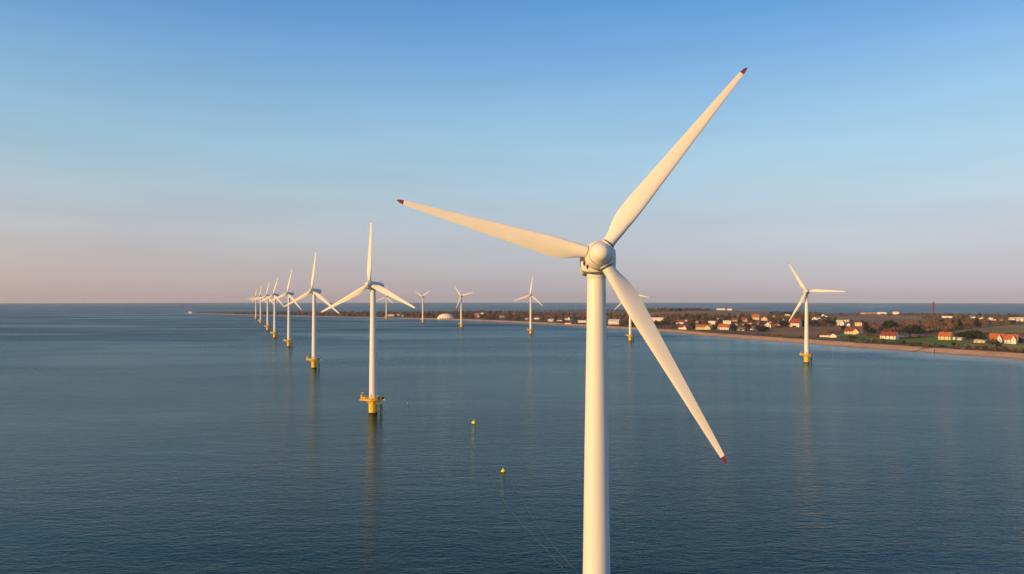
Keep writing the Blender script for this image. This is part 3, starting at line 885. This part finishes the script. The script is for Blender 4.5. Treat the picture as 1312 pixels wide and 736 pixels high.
HOUSES = [
 (787, 415.6, 14, 6.2, 'white', 'pale', 'hall', 'pale gabled hall just right of the big tower'),
 (746.5, 413.6, 11, 3, 'white', 'brown', 'flat', 'long low white building just left of the big tower'),
 (841.5, 411.6, 18, 4.6, 'white', 'brown', 'flat', 'long white flat-roofed building right of the lowest large blade'),
 (872, 415.2, 10, 5, 'white', 'red', 'side', 'white house with red roof behind the gabled white house by the beach'),
 (876, 422, 12, 5, 'white', 'red', 'cross', 'white gabled house by the beach at the left end of the village'),
 (902, 422.2, 20, 6, 'cream', 'terracotta', 'cross', 'wide cream house with orange roof directly above the beach'),
 (912.5, 415.8, 9, 4.4, 'white', 'brown', 'flat', 'white block behind the wide cream house'),
 (928, 422.6, 14, 7, 'white', 'orange', 'side', 'white house under a big bright orange roof directly above the beach'),
 (932, 415.2, 10, 4.2, 'white', 'grey', 'flat', 'white block behind the house with the big bright orange roof'),
 (949.5, 424, 10, 4.2, 'cream', 'grey', 'side', 'low dull cream house among bushes right of the bright orange roof'),
 (941.5, 412, 8, 4.4, 'pink', 'brown', 'side', 'dull pinkish house uphill of the village middle'),
 (954.5, 412.6, 7.5, 5.4, 'pink', 'red', 'cross', 'pinkish house with red roof left below the all-orange house'),
 (968.5, 409.8, 9.5, 6.8, 'cream', 'orange', 'side', 'all-orange looking house highest in the middle of the village'),
 (979.5, 411, 7.5, 5, 'cream', 'terracotta', 'gable', 'orange roofed gable house right of the all-orange house'),
 (966.5, 423.2, 9, 4.2, 'white', 'grey', 'cross', 'brightest cream white house at the bottom of the village by dark trees'),
 (971.5, 416.2, 5.5, 4, 'pink', 'red', 'side', 'small pink house behind the brightest cream white house'),
 (983.5, 420, 8, 7, 'white', 'red', 'gable', 'white gable house with dark red roof at the right end of the village'),
 (992, 420, 6, 4.4, 'pink', 'red', 'side', 'small pink house right of the white gable house with dark red roof'),
 (1019, 419, 13.5, 10.5, 'white', 'red', 'side', 'white house with a tall dark red roof left of the lone turbine tower'),
 (1044, 410, 6.5, 3.4, 'white', 'pale', 'gable', 'small white gable house right of the lone turbine tower'),
 (1054.5, 405.6, 3.6, 3, 'white', 'grey', 'gable', 'tiny white house on the skyline right of the lone turbine'),
 (1059, 406, 3, 2.4, 'white', 'brown', 'side', 'tiny white house with brown roof right beside the skyline one'),
 (991.5, 406, 3.6, 2.6, 'white', 'brown', 'side', 'tiny white house uphill between the village and the lone turbine'),
 (1009, 405.2, 6.5, 2.4, 'grey', 'pale', 'flat', 'low pale grey shed uphill left of the lone turbine'),
 (1078, 417, 11.5, 6.6, 'white', 'pale', 'cross', 'bright white gabled house above the red L-shaped roof'),
 (1087, 418, 4, 4, 'white', 'red', 'gable', 'narrow white cottage touching the bright white gabled house'),
 (1100, 418, 8, 4.6, 'cream', 'grey', 'flat', 'cream block with flat roof above the red L-shaped roof'),
 (1094, 428.3, 20, 8, 'cream', 'red', 'cross', 'cream house with a dark red L-shaped roof at the grass edge'),
 (1063, 432, 22, 5.4, 'white', 'brown', 'cross', 'long low bungalow with brown roof closest to the beach'),
 (1140, 434.5, 19, 9, 'white', 'red', 'side', 'white walled house with vivid red roof on the green lawn'),
 (1158, 433, 14, 5, 'grey', 'blue', 'side', 'long house with dark blue roof right of the vivid red roof'),
 (1148, 403.2, 7, 3.4, 'white', 'pale', 'flat', 'pale block at the right end of the skyline terrace'),
 (1130.5, 402.8, 11, 2.6, 'white', 'brown', 'flat', 'middle low pale terrace on the skyline'),
 (1113, 402.6, 18, 1.8, 'pink', 'brown', 'flat', 'longest low terrace at the left end of the skyline row'),
 (1212, 435.4, 14.5, 9.4, 'cream', 'orange', 'side', 'house with glowing orange roof alone on the green lawn'),
 (1230.5, 435.8, 5, 3, 'white', 'pale', 'side', 'small white shed right of the glowing orange roof'),
 (1223.3, 435.4, 2.6, 2, 'white', 'pale', 'flat', 'tiny white hut between the shed and the glowing orange roof'),
 (1256, 439.2, 12, 3.4, 'cream', 'pale', 'side', 'low pale barn left of the twin gabled houses'),
 (1277, 439.4, 14.5, 11.5, 'white', 'orange', 'cross', 'left one of the twin orange roofed houses with bright white gables'),
 (1296, 440.2, 14, 11, 'white', 'orange', 'cross', 'right one of the twin orange roofed houses with bright white gables'),
 (1214, 407.6, 12, 2.4, 'white', 'brown', 'flat', 'long white building on the hill below the red mast'),
 (1247, 407.8, 6.5, 3.2, 'white', 'grey', 'side', 'white house leftmost of the far right hilltop row'),
 (1257.5, 409.2, 7, 3.6, 'white', 'brown', 'cross', 'second white house of the far right hilltop row'),
 (1269, 410.6, 7, 3.6, 'white', 'pale', 'gable', 'third white house of the far right hilltop row'),
 (1275.5, 410.6, 5, 2.6, 'white', 'brown', 'side', 'small fourth white house of the far right hilltop row'),
 (1282.5, 411.4, 5, 2.6, 'white', 'grey', 'side', 'small fifth white house of the far right hilltop row'),
 (1297.5, 410.2, 7.5, 3.2, 'white', 'pale', 'side', 'sixth white house of the far right hilltop row'),
 (1308, 411.8, 8.5, 4.8, 'white', 'pale', 'cross', 'rightmost white house of the hilltop row'),
 (1185.5, 418, 3.6, 3.8, 'white', 'grey', 'gable', 'lone small white cottage in bare woods below the red mast'),
 (612, 406.8, 8, 5.2, 'pink', 'terracotta', 'cross', 'orange pink house in dark woods right of the pale dome'),
 (617.8, 402.8, 3.6, 2.6, 'white', 'blue', 'gable', 'tiny white house uphill of the orange pink house'),
 (643.5, 407, 7, 3, 'pink', 'grey', 'side', 'dull grey pink house in dark woods between two distant turbines'),
 (658.5, 402.8, 3, 2.2, 'white', 'grey', 'side', 'tiny white house high in the woods left of the tripod turbine'),
 (675.5, 409.6, 4.2, 3, 'white', 'brown', 'side', 'small white house touching the tripod turbine tower on its left'),
 (688, 409.4, 7, 2, 'white', 'brown', 'flat', 'low white building right of the tripod turbine tower'),
 (706, 412, 7, 3, 'white', 'pale', 'side', 'white shed first right of the low white building'),
 (717, 411.6, 6.5, 2.8, 'white', 'brown', 'side', 'white house left of the stacked pair above the beach'),
 (728.5, 410.2, 9, 4.4, 'white', 'brown', 'cross', 'upper house of the stacked white pair above the beach'),
 (728.5, 415.2, 8, 2.8, 'white', 'brown', 'side', 'lower house of the stacked white pair above the beach'),
 (501, 405.4, 8, 2.4, 'white', 'brown', 'flat', 'long low white building right of the half hidden turbine'),
 (510.5, 404.2, 4, 2, 'white', 'red', 'side', 'small white house in the middle of the far left group'),
 (516, 405.4, 3, 2, 'white', 'grey', 'gable', 'tiny white cottage at the right end of the far left group'),
 (585.5, 408.2, 5, 1.8, 'grey', 'grey', 'flat', 'low grey annex right beside the pale dome'),
 (924, 397.5, 11, 2.0, 'white', 'pale', 'flat', 'left long white building on the crest of the ridge'),
 (935, 397.9, 6, 2.0, 'white', 'pale', 'flat', 'right shorter white building on the crest of the ridge'),
 (880, 412, 5, 2.6, 'white', 'grey', 'side', 'small white house above the white house with red roof at the village left end'),
 (893, 414.2, 5, 3, 'pink', 'brown', 'gable', 'small brownish house behind the left half of the wide cream house'),
 (921, 409.4, 4.5, 2.4, 'grey', 'brown', 'side', 'small grey house uphill between the two white blocks'),
 (943, 417.6, 5.5, 3.4, 'pink', 'red', 'gable', 'small red roofed house right of the big bright orange roof'),
 (952, 416.8, 6, 2.8, 'grey', 'brown', 'side', 'dull grey house among trees in the village middle'),
 (961, 415.6, 5, 3, 'white', 'red', 'side', 'small white house below the pinkish house with red roof'),
 (963.5, 406.2, 4, 2.4, 'pink', 'brown', 'side', 'tiny pinkish house left above the all-orange house'),
 (975, 420.6, 4.5, 2.8, 'pink', 'terracotta', 'gable', 'tiny orange roofed house left of the white gable house'),
 (987, 414, 4.5, 2.6, 'pink', 'red', 'side', 'tiny red roofed house above the right end of the village'),
 (998, 417.2, 4.5, 2.6, 'grey', 'grey', 'side', 'tiny grey house between the village and the tall dark red roof'),
 (1003, 410.4, 4.5, 2.4, 'pink', 'brown', 'gable', 'tiny brownish house uphill left of the tall dark red roof'),
 (1049, 408.4, 4, 2.2, 'white', 'brown', 'side', 'tiny white house right of the small white gable house'),
 (1086.5, 412.2, 3.6, 2.2, 'white', 'pale', 'side', 'tiny white shed uphill right of the bright white gabled house'),
 (243.8, 402.0, 4, 2.2, 'white', 'pale', 'flat', 'small pale block at the very tip of the spit'),
]
for h_ in HOUSES: house(*h_)

# ------------------------------------------------------------------ trees
EVERGREEN = np.array((.026, .032, .020)); BARE = np.array((.145, .100, .072)); OLIVE = np.array((.075, .082, .036)); RUST = np.array((.200, .118, .076))
def crown_faces(c, rx, rz, n, leaf, base, conic=False):
    """n small leaf sprays through the volume of an uneven crown"""
    u = rng.normal(size=(n, 3)); u /= np.linalg.norm(u, axis=1)[:, None]
    k = rng.random(n) ** .45
    lob = 1 + .28 * np.sin(u[:, 0] * 5 + rng.random() * 6) * np.cos(u[:, 2] * 4 + rng.random() * 6) + .15 * rng.normal(size=n)
    P = u * (k * lob)[:, None]
    if conic: P[:, :2] *= (1.15 - .95 * (P[:, 2:3] + 1) / 2)
    P = P * np.array([rx, rx, rz]) + c
    a = rng.normal(size=(n, 3)); a /= np.linalg.norm(a, axis=1)[:, None]
    b_ = np.cross(a, rng.normal(size=(n, 3))); b_ /= np.linalg.norm(b_, axis=1)[:, None]
    s = leaf * (.6 + .8 * rng.random((n, 1)))
    V = np.stack([P - a * s, P + b_ * s * .7, P + a * s, P - b_ * s * .7], 1).reshape(-1, 3)
    col = np.repeat(base * (.84 + .32 * rng.random((n, 1))), 4, 0)
    return V, col
def wood(name, trees, label, cat, npf=46):
    Vs, Cs = [], []
    for (p, h, r, base, con) in trees:
        n = int(npf * (1.0 if h > 5 else .6))
        V, c = crown_faces(np.array((p.x, p.y, p.z + h * .55)), r, h * .5, n, r * .30, base, con)
        Vs.append(V); Cs.append(c)
        tw = .18 + h * .012
        t = np.array([[p.x - tw, p.y, p.z - .5], [p.x + tw, p.y, p.z - .5], [p.x + tw * .5, p.y, p.z + h * .6], [p.x - tw * .5, p.y, p.z + h * .6]])
        Vs.append(t); Cs.append(np.repeat(np.array([[.06, .045, .04]]), 4, 0))
        t2 = t.copy(); t2[:, 0] = p.x; t2[:, 1] = p.y + np.array([-tw, tw, tw * .5, -tw * .5]); Vs.append(t2); Cs.append(np.repeat(np.array([[.06, .045, .04]]), 4, 0))
    V = np.concatenate(Vs); C_ = np.concatenate(Cs)
    o = mesh_np(name, V, np.arange(len(V)).reshape(-1, 4), M['leaf'], colours=C_)
    tag(o, label, cat, kind='stuff')

# wooded zones: outline on the ground, count, heights, share of evergreens
ZONES = [
 ([(300, 401.5), (480, 401), (480, 406.5), (300, 402.7)], 230, (6, 11), .35),
 ([(480, 402.5), (560, 401.8), (640, 401), (680, 403), (680, 412), (600, 409.6), (480, 406.4)], 420, (7, 13), .45),
 ([(680, 402.5), (740, 402.5), (830, 406), (900, 405), (990, 406), (990, 412), (900, 415), (830, 420), (760, 416.5), (680, 412.5)], 560, (6, 12), .4),
 ([(860, 414), (1000, 411), (1010, 418), (985, 424), (940, 425), (880, 423)], 170, (5, 10), .6),
 ([(985, 403), (1052, 403), (1075, 411), (1072, 418.5), (1000, 419)], 200, (5, 11), .5),
 ([(1040, 411), (1072, 411.5), (1078, 418), (1040, 418)], 45, (5, 9), .8),
 ([(1104, 416), (1130, 420), (1216, 411), (1240, 418), (1220, 426), (1165, 429), (1125, 425)], 190, (7, 12), .15),
 ([(1170, 405), (1320, 406), (1330, 415), (1250, 418.5), (1205, 416)], 230, (6, 10), .2),
 ([(1320, 405), (1560, 408), (1560, 425), (1330, 416)], 120, (6, 10), .3),
 ([(485, 400.2), (900, 396.8), (900, 398.3), (485, 401.6)], 260, (4, 8), .5),
 ([(1070, 403.2), (1320, 403.6), (1320, 405.8), (1070, 404.6)], 160, (4, 7), .5),
 ([(800, 397.3), (880, 396.4), (925, 398.2), (890, 400), (810, 400)], 130, (6, 10), .8),
 ([(985, 400.3), (1056, 402), (1056, 404.5), (985, 403)], 90, (5, 9), .7),
]
bare, ever = [], []
for poly, n, (h0, h1), ev in ZONES:
    px0, px1 = min(q[0] for q in poly), max(q[0] for q in poly); py0, py1 = min(q[1] for q in poly), max(q[1] for q in poly)
    k = 0; tries = 0
    while k < n and tries < n * 20:
        tries += 1
        x, y = random.uniform(px0, px1), random.uniform(py0, py1)
        if not in_poly(np.array([x]), np.array([y]), poly)[0]: continue
        if any(abs(x - h_[0]) < h_[2] * .62 and -h_[3] * .75 < y - h_[1] + 0 < 3.4 for h_ in HOUSES): continue
        if abs(x - 570.8) < 12 and y > 404: continue
        p = at(x, y); h = random.uniform(h0, h1); r = h * random.uniform(.38, .6)
        clump = math.sin(p.x * .017) * math.sin(p.y * .011 + 1)
        is_ever = random.random() < ev + .35 * clump
        if is_ever: ever.append((p, h, r * .8, EVERGREEN if random.random() < .7 else OLIVE, random.random() < .3))
        else: bare.append((p, h * .9, r, BARE if random.random() < .75 else RUST, False))
        k += 1
wood('bare_woods', bare, 'brown leafless woods covering the land behind the beach', 'woods', 40)
wood('evergreen_woods', ever, 'dark evergreen woods between the houses and fields', 'woods', 46)
# low scrub along the top of the beach
scrub = []
for i in range(520):
    x = random.uniform(560, 1420); t = random.uniform(48, 85)
    d = float(coast_d(x)) + t / float(slant(x)); z = float(ground_z(np.array([x]), np.array([d]))[0])
    if any(abs(x - h_[0]) < h_[2] * .6 and h_[1] > EY + (EYE - z) * FPX / d - 8 for h_ in HOUSES): continue
    h = random.uniform(.8, 2.4)
    scrub.append((Vector(((x - CX) / FPX * d, d, z)), h, h * random.uniform(.8, 1.5), random.choice((OLIVE, RUST, EVERGREEN, RUST)), False))
wood('scrub_undergrowth', scrub, 'low brown and olive scrub along the top of the beach', 'scrub', 40)

hedges = []
for line in ([(1045, 411.2), (1090, 411.6), (1122, 416)], [(1110, 402.8), (1190, 404.2), (1206, 408)], [(985, 420.6), (1030, 418.8), (1076, 419.2)], [(1050, 431), (1080, 424)],
             [(1215, 424.2), (1260, 419.2), (1312, 415.8), (1400, 416.5)], [(1226, 427.2), (1275, 429.2), (1330, 428.3)], [(1290, 428.8), (1306, 436)], [(1098, 437.4), (1190, 442.6)],
             [(1240, 445.6), (1312, 451.4), (1400, 457)], [(820, 406), (880, 407), (960, 407)], [(815, 401), (880, 398.8)], [(700, 402.2), (790, 401.8)], [(640, 402.2), (700, 402.2)],
             [(1150, 434.6), (1200, 431.6)], [(1085, 427.6), (1150, 434.6)]):
    for (xa, ya), (xb, yb) in zip(line[:-1], line[1:]):
        for k in range(int(abs(xb - xa) * .9) + int(abs(yb - ya)) + 1):
            if random.random() < .18: continue
            u = random.random(); p = at(xa + (xb - xa) * u, ya + (yb - ya) * u + random.uniform(-.1, .1)); h = random.uniform(1.5, 3.6)
            hedges.append((p, h, h * random.uniform(.7, 1.2), random.choice((EVERGREEN, OLIVE, RUST, BARE)), False))
wood('hedgerow_shrubbery', hedges, 'dark hedgerows along the edges of the fields', 'hedges', 34)

def tree(x, y, wpx, hpx, base, conic, label, name='tree', n=420):
    p = at(x, y); s = p.y / FPX
    h, r = hpx * s * 1.12, wpx * s / 2 * 1.2
    o = empty(name, p); tag(o, label, 'tree' if name == 'tree' else 'bush', 'single dark trees and bushes near the beach houses')
    V, c = crown_faces(np.array((0, 0, h * .55)), r, h * .48, n, max(r * .16, .35), base, conic)
    mesh_np('crown', V, np.arange(len(V)).reshape(-1, 4), M['leaf'], o, colours=c)
    b = MB(); b.tube([(0, 0, -.6), (.1, 0, h * .3), (0, .1, h * .7)], [.05 * h * .6, .035 * h * .6, .012 * h], 7)
    for k in range(4):
        a = k * 1.7; b.tube([(0, 0, h * (.3 + .08 * k)), (r * .6 * math.cos(a), r * .6 * math.sin(a), h * (.5 + .08 * k))], [.02 * h * .6, .006 * h], 5)
    b.build('trunk', M['trunk'], o, smooth=True)
TREES = [
 (1141, 424.5, 17, 12, 0, False, 'large round dark tree behind the vivid red roof'),
 (1163, 428, 11, 8, 0, False, 'dark round tree behind the dark blue roof'),
 (1176, 428.5, 13, 10, 0, False, 'broad dark tree right of the dark blue roof'),
 (1110, 426, 9, 11, 0, True, 'pointed dark conifer right of the cream house with L-shaped roof'),
 (1117, 427.5, 9, 6, 0, False, 'low dark tree at the foot of the pointed conifer'),
 (1229.5, 421, 8, 11, 0, True, 'left one of two pointed dark conifers on the hill'),
 (1252, 420.5, 9, 10, 0, True, 'right one of two pointed dark conifers on the hill'),
 (1232, 432.5, 12, 5.5, 0, False, 'low dark tree above the small white shed'),
 (1245, 434.5, 17, 9, 0, False, 'widest dark tree between the glowing orange roof and the twin houses'),
 (1257, 435.5, 10, 6, 0, False, 'rounded dark tree above the low pale barn'),
 (1306, 440, 9, 6, 0, False, 'dark tree right of the twin gabled houses'),
 (976, 425, 12, 6, 0, False, 'dark tree right of the brightest cream white house'),
 (957, 424, 8, 9, 0, False, 'dark tree between the dull cream and the brightest cream white house'),
 (940, 423.5, 8, 6, 0, False, 'dark tree right of the big bright orange roof'),
 (887, 421.5, 7, 6, 0, False, 'dark tree left of the wide cream house'),
 (1004, 419, 10, 6, 0, False, 'dark tree left of the tall dark red roof'),
 (1030, 418.5, 8, 7, 0, False, 'dark tree behind the lone turbine tower'),
 (1081, 424, 6, 6, 0, False, 'dark tree left of the cream house with L-shaped roof'),
]
for t_ in TREES: tree(t_[0], t_[1], t_[2], t_[3], EVERGREEN if t_[4] == 0 else OLIVE, t_[5], t_[6])
BUSHES = [
 (1271, 441.5, 14, 6, 2, 'olive bush in front of the left twin house'),
 (1280, 444.5, 6, 3.4, 0, 'dark bush on the grass below the twin houses'),
 (1222, 442.5, 5, 3, 0, 'dark bush below the glowing orange roof'),
 (1229, 443.5, 6, 3.4, 1, 'rusty bush below the small white shed'),
 (1120, 436.5, 5, 3, 1, 'rusty bush on the beach edge left of the vivid red roof'),
 (1131, 437.3, 5, 3, 2, 'olive bush below the vivid red roof'),
 (1090, 434, 8, 3.6, 2, 'olive bush below the cream house with L-shaped roof'),
 (1095, 434.6, 5, 3, 0, 'dark bush right of the olive bush below the L-shaped roof'),
]
for t_ in BUSHES: tree(t_[0], t_[1], t_[2], t_[3], (EVERGREEN, RUST, OLIVE)[t_[4]], False, t_[5], name='bush', n=220)

# ------------------------------------------------------------------ haze over the sea
m_, n_, l_, b_ = mat_new('evening_haze')
n_.remove(b_)
pv = n_.new('ShaderNodeVolumePrincipled')
pv.inputs['Color'].default_value = (.86, .92, 1.0, 1); pv.inputs['Density'].default_value = HAZE; pv.inputs['Anisotropy'].default_value = .0
l_.new(pv.outputs[0], n_['Material Output'].inputs['Volume'])
b = MB(); b.box((0, 0, 56), (27200, 27200, 128))
tag(b.build('haze', m_), 'thin evening haze over the sea and land', 'haze', kind='stuff')
